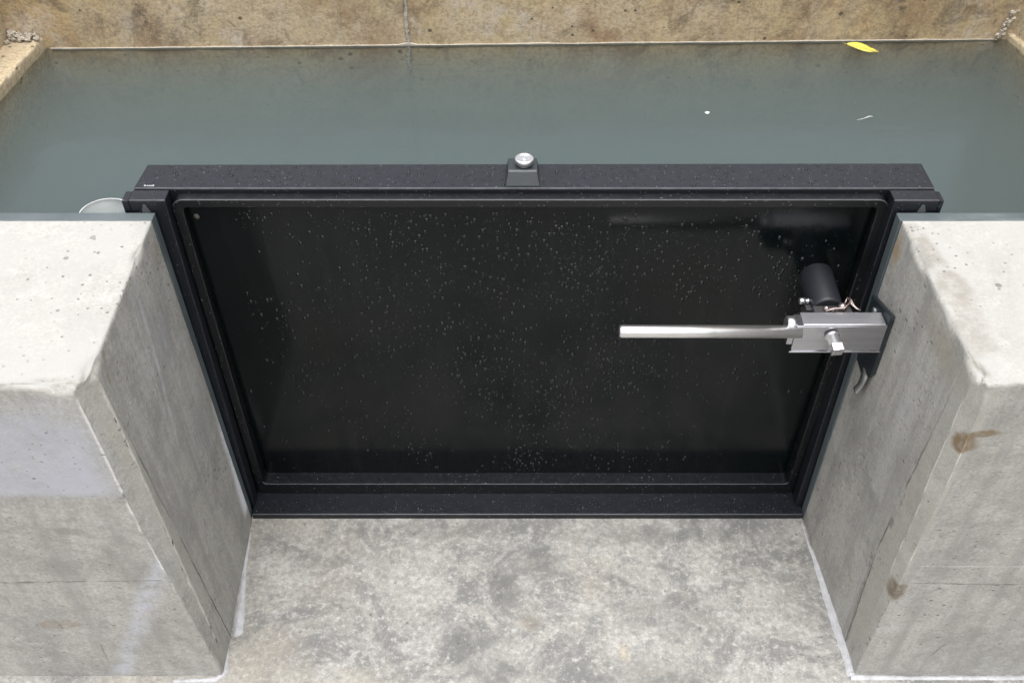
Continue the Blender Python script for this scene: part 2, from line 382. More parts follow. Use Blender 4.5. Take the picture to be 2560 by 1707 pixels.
def worn_block(x0, x1, y0, y1, z0, z1, fine, mapx, chips, seed, cham):
    """concrete block with worn, chipped arrises; fine = the x end (0 left, 1 right) that faces the channel"""
    def axis(a, b, lo, hi, step):
        s = []
        near = [0, .0015, .003, .005, .008, .012, .017, .023, .030]
        if lo: s += [a + d for d in near]
        else: s += [a]
        if hi: s += [b - d for d in near]
        else: s += [b]
        k0 = a + (.03 if lo else 0); k1 = b - (.03 if hi else 0)
        n = max(1, int((k1 - k0) / step))
        s += [k0 + (k1 - k0) * i / n for i in range(1, n)]
        return sorted(set(round(v, 6) for v in s))
    xm = x1 - .75 if fine else x0 + .75
    X = axis(max(x0, xm) if fine else x0, x1 if fine else min(x1, xm), not fine, fine, .010)
    X = sorted(set(X + [x0, x1] + [(x0 + (xm - x0) * i / 6 if fine else xm + (x1 - xm) * i / 6) for i in range(7)]))
    Y = axis(y0, y1, True, True, .010); Z = axis(z0, z1, False, True, .012)
    bm = bmesh.new(); V = {}
    def vert(i, j, k):
        key = (i, j, k)
        if key not in V: V[key] = bm.verts.new((X[i], Y[j], Z[k]))
        return V[key]
    nx, ny, nz = len(X) - 1, len(Y) - 1, len(Z) - 1
    for i in range(nx):
        for j in range(ny):
            bm.faces.new([vert(i, j, nz), vert(i + 1, j, nz), vert(i + 1, j + 1, nz), vert(i, j + 1, nz)])
    for i in range(nx):
        for k in range(nz):
            bm.faces.new([vert(i, 0, k), vert(i + 1, 0, k), vert(i + 1, 0, k + 1), vert(i, 0, k + 1)])
            bm.faces.new([vert(i, ny, k), vert(i + 1, ny, k), vert(i + 1, ny, k + 1), vert(i, ny, k + 1)])
    for s in (0, nx):
        for j in range(ny):
            for k in range(nz):
                bm.faces.new([vert(s, j, k), vert(s, j + 1, k), vert(s, j + 1, k + 1), vert(s, j, k + 1)])
    for v in bm.verts:
        p = v.co.copy()
        n1 = noise.fractal(p * 22 + Vector((seed, 0, 0)), 1, 2, 4)
        n2 = noise.fractal(p * 9 + Vector((seed, 7, 0)), 1, 2, 3)
        r = .004 + .006 * max(0, n1 + .15) + .010 * max(0, n2 - .15)
        for (c, rad, amt) in chips:
            d = (Vector(c) - p).length / rad
            if d < 1: r += amt * (1 - d * d) * (.75 + .5 * n1)
        r = max(.002, r)
        q = Vector((min(p.x, x1 - r) if fine else max(p.x, x0 + r), min(max(p.y, y0 + r), y1 - .002), min(p.z, z1 - r)))
        d = p - q
        if d.length > 1e-9 and p.y < y1 - .0025:
            nd = sum(1 for c in d if abs(c) > 1e-6)
            if nd >= 2: p = q + d.normalized() * r
        a, b = cham(p.z)
        if a > .001:
            jag = 1 + .06 * noise.fractal(Vector((seed, p.z * 26, 2)), 1, 2, 5)
            a *= jag; b *= jag
            dx = (x1 - p.x) if fine else (p.x - x0); dy = p.y - y0; sm = dx / a + dy / b
            if sm < 1:
                if sm < 1e-4: dx, dy = a / 2, b / 2
                else: dx, dy = dx / sm, dy / sm
                p = Vector(((x1 - dx) if fine else (x0 + dx), y0 + dy, p.z))
        w = noise.fractal(p * 5 + Vector((seed, 3, 1)), 1, 2, 4) * .0012 + noise.noise(p * 45) * .0005
        f = mapx(p)
        v.co = p + Vector((f + w * .6, w * .6 if p.y < y1 - .003 else 0, w * .8))
    for f in bm.faces: f.smooth = True
    return bm

# ------------------------------------------------------------------ materials
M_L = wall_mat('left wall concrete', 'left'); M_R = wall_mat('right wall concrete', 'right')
M_F = floor_mat(); M_TAN = tan_mat(); M_TANB = tan_mat('pale ochre render', True)
M_LIME = lime_mat('lime grout'); M_LIMEW = lime_mat('pale mortar', (.47, .43, .36)); M_CRUMB = lime_mat('crumbly mortar', (.52, .47, .39)); M_SALT = lime_mat('salt line', (.50, .46, .39))
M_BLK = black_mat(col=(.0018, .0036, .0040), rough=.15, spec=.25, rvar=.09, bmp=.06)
M_RIM = black_mat('black rim', False, (.0045, .0055, .0065), .30, .40, (.022, .023, .028))
M_BLK2 = black_mat('black frame', False, (.0060, .0075, .0110), .36, .45, (.015, .018, .025))
M_JAMB = black_mat('black rubber edge', False, (.004, .0045, .005), .5, .2)
M_PLATE = plate_mat()
M_ST = steel_mat(col=(.55, .55, .58), rough=.2); M_BAR = steel_mat('polished bar steel', (.92, .91, .90), .30, (4, 160, 160))
M_BOLT = steel_mat('zinc bolt', (.74, .74, .75), .3, (90, 90, 90))
M_BRK = plain('dark painted steel', (.024, .032, .038), .4)
M_RUB = plain('dark grey rubber', (.016, .018, .023), .45, spec=.4)
M_COP = steel_mat('dull coppery steel', (.40, .33, .31), .38, (60, 60, 60))
M_LABEL = plain('pale blue tape', (.020, .025, .030), .35, vary=.2)
M_WATER = water_mat()
M_EARTH = plain('bare earth', (.16, .13, .09), .95, vary=.4, scale=8)

# ------------------------------------------------------------------ setting
bm = bmesh.new(); bx(bm, -60, 60, -60, 60, -.60, -.40); struct('ground', bm, M_EARTH)
bm = bmesh.new()
nx_, ny_ = 60, 50
bx(bm, -4, 4, -4, 1.46, -.38, 0)
struct('channel_floor', bm, M_F)
bm = bmesh.new(); bx(bm, -1.6, 1.7, 1.565, 2.6, -.2, .0155); struct('basin_floor', bm, M_TAN)

# water: one closed body, its near side inside the plates and the gate
WZ = .865
bm = bmesh.new()
prism(bm, [(-1.30, 1.452), (-.69, 1.452), (-.69, 1.556), (.765, 1.556), (.765, 1.452), (1.45, 1.452), (1.45, 2.215), (-1.30, 2.17)], 2, .012, WZ)
water = struct('water', bm, M_WATER)

# ------------------------------------------------------------------ concrete wing walls of the channel
def lx(p):   # left channel face leans and skews a little
    t = max(0, min(1, p.z / .905)); s = (p.y - 1.0356) / (1.4384 - 1.0356)
    top = -.6407 - .0068 * s; bot = -.6170 - .0135 * s
    return (bot + (top - bot) * t) + .64
def rx(p):
    t = max(0, min(1, p.z / .905)); s = (p.y - 1.038) / (1.4384 - 1.038)
    top = .7085 - .0072 * s; bot = .7340 - .0283 * s
    return (bot + (top - bot) * t) - .72
def LX(y, z): return -.64 + lx(Vector((0, y, z)))
def RX(y, z): return .72 + rx(Vector((0, y, z)))

wl = thing('concrete_wall', (-1.4, 1.237, 0), 'grey concrete wall left of the black gate, with a pale bluish patch on its front', 'wall', 'concrete walls of the channel')
chl = [((-.655, 1.045, .905), .070, .030), ((-.72, 1.036, .905), .06, .016), ((-.645, 1.075, .905), .03, .004), ((-.64, 1.345, .905), .03, .020), ((-.64, 1.31, .905), .02, .008),
       ((-.90, 1.036, .905), .25, .005), ((-.78, 1.036, .905), .06, .006), ((-.64, 1.036, .40), .05, .006), ((-.64, 1.036, .62), .04, .005), ((-.64, 1.036, .2), .05, .004)]
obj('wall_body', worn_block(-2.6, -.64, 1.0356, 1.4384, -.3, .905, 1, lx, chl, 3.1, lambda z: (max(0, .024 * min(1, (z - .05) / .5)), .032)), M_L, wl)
wr = thing('concrete_wall', (1.5, 1.238, 0), 'grey concrete wall right of the black gate, with brown rust stains on its front corner', 'wall', 'concrete walls of the channel')
chr_ = [((.72, 1.355, .905), .035, .024), ((.72, 1.32, .905), .025, .018), ((.715, 1.07, .905), .06, .030), ((.72, 1.16, .905), .04, .012), ((.72, 1.038, .79), .03, .006), ((.73, 1.038, .905), .06, .020),
        ((.72, 1.22, .905), .06, .004), ((.72, 1.038, .32), .03, .008), ((.95, 1.038, .905), .2, .005)]
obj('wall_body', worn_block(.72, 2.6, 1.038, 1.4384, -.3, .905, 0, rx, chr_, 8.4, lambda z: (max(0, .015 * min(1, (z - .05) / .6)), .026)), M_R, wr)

def bead(pts, m, parent, seed, h=.6):
    """uneven grout bead along a floor seam; pts = [(x, y, half width)] """
    bm = bmesh.new(); rows = []; n = 14
    P = []
    for (xa, ya, wa), (xb, yb, wb) in zip(pts, pts[1:]):
        for i in range(n): t = i / n; P.append((xa + (xb - xa) * t, ya + (yb - ya) * t, wa + (wb - wa) * t))
    P.append(pts[-1])
    for i, (x, y, w) in enumerate(P):
        a = P[max(0, i - 1)]; b = P[min(len(P) - 1, i + 1)]
        d = Vector((b[0] - a[0], b[1] - a[1], 0)).normalized(); q = Vector((-d.y, d.x, 0))
        w *= 1 + .35 * noise.fractal(Vector((i * .35, seed, 0)), 1, 2, 4)
        row = []
        for k in range(9):
            u = -1 + k / 4
            zz = (1 - u * u) * w * h * (1 + .3 * noise.noise(Vector((i * .5, k, seed)))) - .001
            row.append(bm.verts.new((x + q.x * u * w, y + q.y * u * w, zz)))
        rows.append(row)
    for a, b in zip(rows, rows[1:]):
        for k in range(8): bm.faces.new((a[k], a[k + 1], b[k + 1], b[k])).smooth = True
    return obj('grout_bead', bm, m, parent)
bead([(-.627, 1.405, .002), (-.622, 1.30, .005), (-.612, 1.21, .009), (-.606, 1.14, .0125), (-.612, 1.128, .006)], M_LIME, wl, 1)
bead([(-.622, 1.10, .005), (-.616, 1.045, .007), (-.63, 1.028, .006), (-.72, 1.024, .004)], M_LIME, wl, 2)
bead([(.701, 1.432, .002), (.705, 1.37, .004), (.711, 1.33, .007), (.715, 1.29, .011), (.722, 1.16, .0135), (.727, 1.07, .011), (.724, 1.032, .009)], M_LIME, wr, 3)
bead([(.722, 1.033, .008), (.85, 1.031, .005), (1.10, 1.031, .006), (1.9, 1.031, .005)], M_LIME, wr, 4)

# blue-grey plates along the rear edge of each wall top
pl = tag(obj('edge_plate', prism(bmesh.new(), [(-2.6, -.3), (-.6280, -.3), (-.6466, .9052), (-2.6, .9052)], 1, 1.4389, 1.4625, .0015), M_PLATE), 'thin blue grey plate along the back edge of the left concrete wall', 'plate', 'plates behind the channel walls')
pr_ = tag(obj('edge_plate', prism(bmesh.new(), [(.7075, -.3), (2.6, -.3), (2.6, .9052), (.6965, .9052)], 1, 1.4389, 1.4625, .0015), M_PLATE), 'thin blue grey plate along the back edge of the right concrete wall', 'plate', 'plates behind the channel walls')

# ------------------------------------------------------------------ basin walls
TH = math.atan2(2.1957 - 2.149, 1.1546 + 1.083)
def bwy(x): return 2.149 + (x + 1.083) * math.tan(TH)
bw = thing('basin_wall', (0, 2.25, 0), 'tan stained concrete wall at the back of the water, with a vertical mortar joint', 'wall', 'walls round the basin')
def wall_sheet(x0, x1, z0, z1, depth, parent, m, step=.012, seed=0):
    bm = bmesh.new(); nx = int((x1 - x0) / step); nz = int((z1 - z0) / step)
    g = [[bm.verts.new((x0 + (x1 - x0) * i / nx, bwy(x0 + (x1 - x0) * i / nx) + .002 * noise.fractal(Vector((i * .12, k * .12, seed)), 1, 2, 5), z0 + (z1 - z0) * k / nz)) for k in range(nz + 1)] for i in range(nx + 1)]
    for i in range(nx):
        for k in range(nz): bm.faces.new((g[i][k], g[i + 1][k], g[i + 1][k + 1], g[i][k + 1])).smooth = True
    # thickness behind the face
    back = [[bm.verts.new((x, bwy(x) + depth, z)) for z in (z0, z1)] for x in (x0, x1)]
    def rim(a, b): bm.faces.new(a + b[::-1])
    rim([g[i][nz] for i in range(nx + 1)], [back[0][1], back[1][1]]); rim([g[i][0] for i in range(nx + 1)], [back[0][0], back[1][0]])
    rim(g[0], back[0]); rim(g[nx], back[1]); bm.faces.new((back[0][0], back[0][1], back[1][1], back[1][0]))
    return obj('wall_panel', bm, m, parent)
wall_sheet(-1.9, -.2431, .0, BACK_TOP := 1.12, .25, bw, M_TAN, seed=1)
wall_sheet(-.2429, 2.1, .0, BACK_TOP, .25, bw, M_TAN, seed=5)
# mortar in the joint: rough narrow bead
bm = bmesh.new(); rows = []
for i in range(140):
    z = .80 + i * .003
    x = -.243 - .0012 * math.sin(i * .21) + .0025 * noise.fractal(Vector((i * .22, 0, 0)), 1, 2, 4)
    w = .0052 * max(.12, 1 + 1.3 * noise.fractal(Vector((i * .55, 4, 0)), 1, 2, 4)); x += .002 * noise.noise(Vector((i * 1.3, 9, 0)))
    rows.append([bm.verts.new((x + u * w, bwy(x) + (.004 if abs(u) > .9 else -.0022 - .0012 * noise.noise(Vector((i * .9, u * 3, 0)))), z)) for u in (-1, -.5, .1, .5, 1)])
for a, b in zip(rows, rows[1:]):
    for k in range(4): bm.faces.new((a[k], a[k + 1], b[k + 1], b[k]))
obj('mortar_joint', bm, M_LIMEW, bw)
# mineral line just above the water
bm = bmesh.new(); rows = []
for i in range(300):
    x = -1.075 + i * (2.22 / 299)
    h = max(.0004, .0016 + .0022 * noise.fractal(Vector((x * 9, 1, 0)), 1, 2, 4)) + (.006 * math.exp(-((x + .243) / .015) ** 2))
    rows.append([bm.verts.new((x, bwy(x) + dy, WZ + dz)) for dy, dz in ((-.001, -.006), (-.0028, -.001), (-.0028, h * .7), (.0005, h))])
for a, b in zip(rows, rows[1:]):
    for k in range(3): bm.faces.new((a[k], a[k + 1], b[k + 1], b[k]))
obj('mineral_line', bm, M_SALT, bw)

def side_wall(name, label, sgn, base, m_top, seed, top):
    """stepped side wall of the basin: low ledge at the water and a taller wall behind it"""
    t = thing('basin_wall', base, label, 'wall', 'walls round the basin')
    return t
lw = thing('basin_wall', (-1.35, 1.8, 0), 'ochre side wall with a low bright ledge at the left edge of the water', 'wall', 'walls round the basin')
def lf(y): return -1.0865 - (2.15 - y) * .088          # face of the left ledge
def ledge(face, outer, y0, y1, z0, zt0, zt1, sgn, chips, seed):
    bm = bmesh.new(); rows = []; n = 70
    for i in range(n + 1):
        y = y0 + (y1 - y0) * i / n; zt = zt0 + (zt1 - zt0) * i / n
        f = face(y); row = []
        nn = noise.fractal(Vector((y * 26, seed, 0)), 1, 2, 5); r = .004 + .007 * max(0, nn)
        prof = [(0, z0), (0, z0 + (zt - z0) * .5), (0, zt - .05), (0, zt - .02), (0, zt - r), (r * .3, zt - r * .3), (r, zt)]
        prof += [(d, zt + .002 * noise.fractal(Vector((y * 18, d * 18, seed)), 1, 2, 4)) for d in (.02, .035, .05, .065, .09, abs(outer - f))]
        for k, (d, z) in enumerate(prof):
            j = .003 * noise.fractal(Vector((y * 20, z * 20, seed + 2)), 1, 2, 4) if k < 6 else 0
            row.append(bm.verts.new((f + sgn * d + j, y, z)))
        row.append(bm.verts.new((outer, y, z0)))
        rows.append(row)
    m = len(rows[0])
    for a, b in zip(rows, rows[1:]):
        for k in range(m): bm.faces.new((a[k], a[(k + 1) % m], b[(k + 1) % m], b[k])).smooth = (k < m - 3)
    bm.faces.new(rows[0]); bm.faces.new(rows[-1][::-1])
    return bm
obj('ledge', ledge(lf, -1.5, 1.4645, 2.17, 0, .9000, .8915, -1, [], 4), M_TANB, lw)
bm = bmesh.new(); prism(bm, [(-1.1600, 2.165), (-1.195, 1.4645), (-1.6, 1.4645), (-1.6, 2.165)], 2, .8, 1.12, .004); obj('upper_wall', bm, M_TANB, lw)
rw = thing('basin_wall', (1.45, 1.8, 0), 'pale side wall with a low ledge at the right edge of the water', 'wall', 'walls round the basin')
def rf(y): return 1.1690 + (2.197 - y) * .19
obj('ledge', ledge(rf, 1.7, 1.4645, 2.215, 0, .8880, .8800, 1, [], 9), M_TANB, rw)
bm = bmesh.new(); prism(bm, [(1.1760, 2.21), (1.36, 1.4645), (1.8, 1.4645), (1.8, 2.21)], 2, .8, RIGHT_TOP := 2.3, .004); obj('upper_wall', bm, M_TANB, rw)  # unseen height raised to shade the right side of the water

# crumbled mortar in the two back corners
def crumbs(spots, m):
    bm = bmesh.new(); rnd = random.Random(3)
    for (x, y, z, r) in spots:
        g = bmesh.ops.create_icosphere(bm, subdivisions=2, radius=1)
        sc_ = Vector((r * rnd.uniform(.8, 1.5), r * rnd.uniform(.7, 1.2), r * rnd.uniform(.6, 1.1))); sd_ = rnd.uniform(0, 50)
        for v in g['verts']:
            k = 1 + .8 * noise.noise(v.co * 1.6 + Vector((sd_, 0, 0))) + .35 * noise.noise(v.co * 4 + Vector((0, sd_, 0)))
            v.co = Vector((x, y, z)) + Vector((v.co.x * sc_.x, v.co.y * sc_.y, v.co.z * sc_.z)) * k
    return bm
rnd = random.Random(11); sp = []
for k in range(60):
    t = rnd.random(); u = rnd.random() ** 2
    sp.append((-1.158 + t * .066, bwy(-1.12) - .004 - u * .030 * (1 - t * .6), .896 + (.016 * (1 - u) * (1 - .5 * t)) * rnd.random() + .002, rnd.uniform(.0015, .0055)))
tag(obj('mortar_rubble', crumbs(sp, None), M_CRUMB), 'crumbled pale mortar heaped in the back left corner of the ledge', 'rubble', 'crumbled mortar in the corners')
sp = []
for k in range(60):
    t = rnd.random()
    sp.append((1.143 + .024 * t + rnd.uniform(-.007, .007), bwy(1.15) - .002 - .006 * rnd.random(), .866 + .075 * t, rnd.uniform(.0012, .0042)))
tag(obj('mortar_rubble', crumbs(sp, None), M_CRUMB), 'crumbled pale mortar running up the back right corner above the water', 'rubble', 'crumbled mortar in the corners')

# ------------------------------------------------------------------ the flood gate
gate = thing('flood_gate', (.034, 1.5, 0), 'large black flood gate standing between the two concrete walls and holding back the water', 'gate')
ZT = .930
def yf(z): return 1.505 - (z - .05) * .024             # front of the leaf rim, leaning back at the top
XL, XR = -.6225, .6895                                  # leaf
# top beam
beam = obj('top_beam', prism(bmesh.new(), [(-.6905, 1.5027), (.7715, 1.5027), (.7705, 1.5835), (-.6848, 1.5790)], 2, .885, ZT, .0025), M_BLK2, gate)
bm = bmesh.new()
for x, w, h in ((-.6715, .003, .004), (-.667, .002, .003), (-.6635, .002, .003), (-.660, .0025, .003), (-.6560, .003, .004)): bx(bm, x - w / 2, x + w / 2, 1.5085, 1.5085 + h, ZT + .0002, ZT + .0008)
obj('printed_mark', bm, plain('white print', (.5, .5, .52), .6), beam)
# side jambs: their faces stand behind the plates, heads show above them
for s, x0, x1, xe in ((-1, -.6905, -.6245, -.7035), (1, .6880, .7705, .7785)):
    j = obj('side_jamb', bx(bmesh.new(), x0, x1, 1.4668, 1.4985, .006, ZT - .0005, .0022), M_BLK2, gate)
    obj('end_cap', bx(bmesh.new(), min(xe, x0 if s < 0 else x1 + .0008), max(xe, x0 - .0008 if s < 0 else x1), 1.4675, 1.4975, .60, ZT - .0025, .0018), M_BLK2, j)
    # little grey wedge on the head of the jamb
    xm = -.664 if s < 0 else .742
    obj('wedge', prism(bmesh.new(), [(xm - .007, .9035), (xm + .009, .9035), (xm + .003, .9195), (xm - .002, .9205)], 1, 1.4645, 1.4666, .0006), plain('dull grey wedge', (.07, .078, .080), .7), j)
    obj('back_post', bx(bmesh.new(), x0 + .002, x1 - .002, 1.5, 1.56, .004, .884, .002), M_JAMB, gate)
# bottom sill
sill = obj('sill', bx(bmesh.new(), -.6285, .7035, 1.4425, 1.556, .0005, .018, .0022), M_BLK2, gate)
# leaf: rounded-corner frame with a sunk panel
leaf = thing_leaf = None
def pf(z): return yf(z) + .0155 + .020 * (1 - min(1, z / .9))   # the sunk panel stands deeper at its foot
def rrect(x0, x1, z0, z1, r, n=7):
    P = []
    for cx, cz, a0 in ((x1 - r, z1 - r, 0), (x0 + r, z1 - r, 90), (x0 + r, z0 + r, 180), (x1 - r, z0 + r, 270)):
        for k in range(n): a = R(a0 + 90 * k / (n - 1)); P.append((cx + r * math.cos(a), cz + r * math.sin(a)))
    return P
ZL0, ZL1 = .0185, .9180
bm = bmesh.new()
loops = []
for inset, dy, rr in ((0, .045, .022), (0, .0014, .022), (.0014, 0, .021), (.0165, 0, .012), (.0180, .0014, .011), (.0184, .0160, .0105)):
    zb = ZL0 + (.0315 if inset > .02 else inset) if inset > .02 else ZL0 + inset
    zb = ZL0 + (inset if inset < .01 else .0345 + (inset - .0150))
    L = [bm.verts.new((x, (pf(z) + .001 if abs(dy - .016) < 1e-6 else yf(z) + dy), z)) for x, z in rrect(XL + inset, XR - inset, zb, ZL1 - inset, rr)]
    loops.append(L)
for a, b in zip(loops, loops[1:]):
    n = len(a)
    for k in range(n): bm.faces.new((a[k], a[(k + 1) % n], b[(k + 1) % n], b[k]))
rim = obj('leaf_rim', bm, M_RIM, gate)
bm = bmesh.new(); nx, nz = 90, 60
g = []
for i in range(nx + 1):
    col = []
    for k in range(nz + 1):
        x = XL + .014 + (XR - XL - .028) * i / nx; z = .040 + (ZL1 - .054) * k / nz
        col.append(bm.verts.new((x, pf(z) + .0008 * noise.fractal(Vector((x * 3, z * 3, 0)), 1, 2, 3), z)))
    g.append(col)
for i in range(nx):
    for k in range(nz): bm.faces.new((g[i][k], g[i + 1][k], g[i + 1][k + 1], g[i][k + 1])).smooth = True
bk = [bm.verts.new((x, yf(z) + .046, z)) for x, z in ((XL + .014, .040), (XR - .014, .040), (XR - .014, ZL1 - .014), (XL + .014, ZL1 - .014))]
bm.faces.new(bk)
bm.faces.new([c_[0] for c_ in g] + [bk[1], bk[0]]); bm.faces.new([c_[-1] for c_ in g] + [bk[2], bk[3]])
bm.faces.new(g[0] + [bk[3], bk[0]]); bm.faces.new(g[-1] + [bk[2], bk[1]])
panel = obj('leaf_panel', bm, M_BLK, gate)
# rain drops standing on the panel
rnd = random.Random(5); bm = bmesh.new()
def droplet(bm, x, z, rr, sag):
    y = pf(z) + .0001; prev = None
    for k, (q, h) in enumerate(((1, 0), (.86, .42), (.5, .72))):
        L = [bm.verts.new((x + rr * q * math.cos(t), y - rr * h * .8, z + rr * q * math.sin(t) * (sag if math.sin(t) < 0 else 1) - rr * h * .25)) for t in [j * math.tau / 8 for j in range(8)]]
        if prev:
            for j in range(8): bm.faces.new((prev[j], prev[(j + 1) % 8], L[(j + 1) % 8], L[j])).smooth = True
        prev = L
    tip = bm.verts.new((x, y - rr * .66, z - rr * .25))
    for j in range(8): bm.faces.new((prev[j], prev[(j + 1) % 8], tip)).smooth = True
n_ = 0
while n_ < 4600:
    x = rnd.uniform(XL + .035, XR - .035); z = rnd.uniform(.06, .88)
    d = .55 * noise.fractal(Vector((x * 6, z * 6, 3)), 1, 2, 4) + .60 - .85 * abs(x - .05) - .8 * max(0, .42 - z)
    if rnd.random() * .9 > d: continue
    droplet(bm, x, z, .0010 + .0034 * rnd.random() ** 3.5, rnd.uniform(1, 1.6)); n_ += 1
N = NT('rain drops'); N.principled((.004, .005, .006), .08, 0, .5); M_DROP = N.m
wd = obj('water_droplets', bm, M_DROP, panel); wd['kind'] = 'stuff'
bm = bmesh.new(); n_ = 0
def bead_up(bm, x, y, z, rr):
    prev = None
    for q, h in ((1, 0), (.86, .35), (.5, .55)):
        L = [bm.verts.new((x + rr * q * math.cos(t), y + rr * q * math.sin(t), z + rr * h)) for t in [j * math.tau / 8 for j in range(8)]]
        if prev:
            for j in range(8): bm.faces.new((prev[j], prev[(j + 1) % 8], L[(j + 1) % 8], L[j])).smooth = True
        prev = L
    tip = bm.verts.new((x, y, z + rr * .6))
    for j in range(8): bm.faces.new((prev[j], prev[(j + 1) % 8], tip)).smooth = True
for _ in range(520):
    bead_up(bm, rnd.uniform(-.66, .745), rnd.uniform(1.508, 1.574), ZT + .0001, .0010 + .0022 * rnd.random() ** 2)
wd = obj('water_droplets', bm, M_DROP, beam); wd['kind'] = 'stuff'
bm = bmesh.new()
for _ in range(420):
    bead_up(bm, rnd.uniform(-.62, .69), rnd.uniform(1.449, 1.482), .0181, .0010 + .0020 * rnd.random() ** 2)
wd = obj('water_droplets', bm, M_DROP, sill); wd['kind'] = 'stuff'
# small pale dab in the top left corner
dab = obj('putty_dab', lump(bmesh.new(), (-.588, pf(.868) - .0008, .868), (.0050, .0018, .0055), .4, 3), plain('putty', (.12, .11, .10), .8), panel)
M_EDGE_GLINT = plain('black edge glint', (.075, .077, .088), .4, vary=.55, scale=35)  # sky glint along upper front edges, painted as a lighter grey
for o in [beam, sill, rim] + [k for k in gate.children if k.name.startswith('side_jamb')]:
    o.data.materials.append(M_EDGE_GLINT)
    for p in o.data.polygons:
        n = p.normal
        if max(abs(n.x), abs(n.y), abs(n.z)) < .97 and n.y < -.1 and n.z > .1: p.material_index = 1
# locking block with bolt on the beam
X0 = .0195
blk = obj('lock_block', prism(bmesh.new(), [(1.507, ZT + .0003), (1.524, ZT + .0215), (1.5275, ZT + .0235), (1.566, ZT + .0235), (1.568, ZT + .0003)], 0, X0 - .0310, X0 + .0310, .0015), M_BRK, gate)
for v in blk.data.vertices:
    if v.co.z + gate.location.z > ZT + .012: v.co.x = (X0 - gate.location.x) + (v.co.x - (X0 - gate.location.x)) * .86
bm = bmesh.new()
A = Vector((0, 1.507, ZT + .0003)); B = Vector((0, 1.524, ZT + .0215)); nrm = Vector((0, -.0212, .017)).normalized()
pts = []
for t, w in ((.08, .0295), (.97, .0255)):
    for s in (-1, 1): q = A.lerp(B, t) + nrm * .0002; pts.append((X0 + s * w, q.y, q.z))
vs = [bm.verts.new(p) for p in pts] + [bm.verts.new(Vector(p) + nrm * .0008) for p in pts]
for f in ((0, 1, 3, 2), (4, 6, 7, 5), (0, 4, 5, 1), (2, 3, 7, 6), (0, 2, 6, 4), (1, 5, 7, 3)): bm.faces.new([vs[i] for i in f])
obj('face_label', bm, M_LABEL, blk)
bo = obj('lock_bolt', tube(bmesh.new(), (X0 + .003, 1.545, ZT + .0180), (X0 + .003, 1.545, ZT + .0425), 1, rings=[(0, .0125), (.10, .0125), (.101, .0095), (.34, .0095), (.36, .0165), (.70, .0178), (.80, .0168), (.82, .014), (.82, .0125), (.74, .0118)]), M_BOLT, blk)
obj('bolt_slot', tube(bmesh.new(), (X0 + .003, 1.545, ZT + .0355), (X0 + .003, 1.545, ZT + .0379), .005, .004, 12), M_BOLT, bo)
obj('washer', tube(bmesh.new(), (X0 + .003, 1.545, ZT + .0237), (X0 + .003, 1.545, ZT + .0262), .0145, n=28), M_ST, bo)

# ------------------------------------------------------------------ gate latch on the right wall
lat = thing('gate_latch', (.70, 1.37, .70), 'stainless steel latch with long bar handle bolted to the right wall beside the gate', 'latch')
def rxs(y, z): return RX(y, z)
# bracket: kite shaped plate on the wall
poly = [(1.4434, .724), (1.350, .7555), (1.346, .750), (1.346, .603), (1.356, .585), (1.386, .565), (1.420, .570), (1.432, .60), (1.437, .68)]
bm = bmesh.new()
A = [bm.verts.new((RX(y, z) - .0012, y, z)) for y, z in poly]; B = [bm.verts.new((RX(y, z) - .0095, y, z)) for y, z in poly]
bm.faces.new(A); bm.faces.new(B[::-1])
for i in range(len(poly)): bm.faces.new((A[i], B[i], B[(i + 1) % len(poly)], A[(i + 1) % len(poly)]))
bmesh.ops.recalc_face_normals(bm, faces=bm.faces); bmesh.ops.bevel(bm, geom=bm.edges[:], offset=.0015, segments=2, affect='EDGES')
brk = obj('wall_bracket', bm, M_BRK, lat)
obj('bracket_bolt', tube(bmesh.new(), (RX(1.41, .715) - .008, 1.41, .712), (RX(1.41, .715) - .0145, 1.41, .712), 1, n=6, rings=[(0, .0075), (.7, .0075), (1, .006)]), plain('bolt grey', (.28, .32, .34), .5, .6), brk)
# little hooked tab under the bracket
bm = bmesh.new()
T = [(.590, 0, .0130), (.575, -.0004, .0125), (.560, -.001, .0105), (.548, -.003, .0095), (.540, -.007, .0095), (.5345, -.0085, .0090)]
rows = []
for z, dx, w in T:
    yc = 1.366
    rows.append([bm.verts.new((RX(yc, z) - .0105 + dx, yc - w, z)), bm.verts.new((RX(yc, z) - .0105 + dx, yc + w, z)), bm.verts.new((RX(yc, z) - .0130 + dx, yc + w, z)), bm.verts.new((RX(yc, z) - .0130 + dx, yc - w, z))])
for a, b in zip(rows, rows[1:]):
    for k in range(4): bm.faces.new((a[k], a[(k + 1) % 4], b[(k + 1) % 4], b[k])).smooth = True
bm.faces.new(rows[0][::-1]); bm.faces.new(rows[-1])
obj('hook_tab', bm, plain('pale grey steel', (.36, .37, .35), .4, .6), brk)
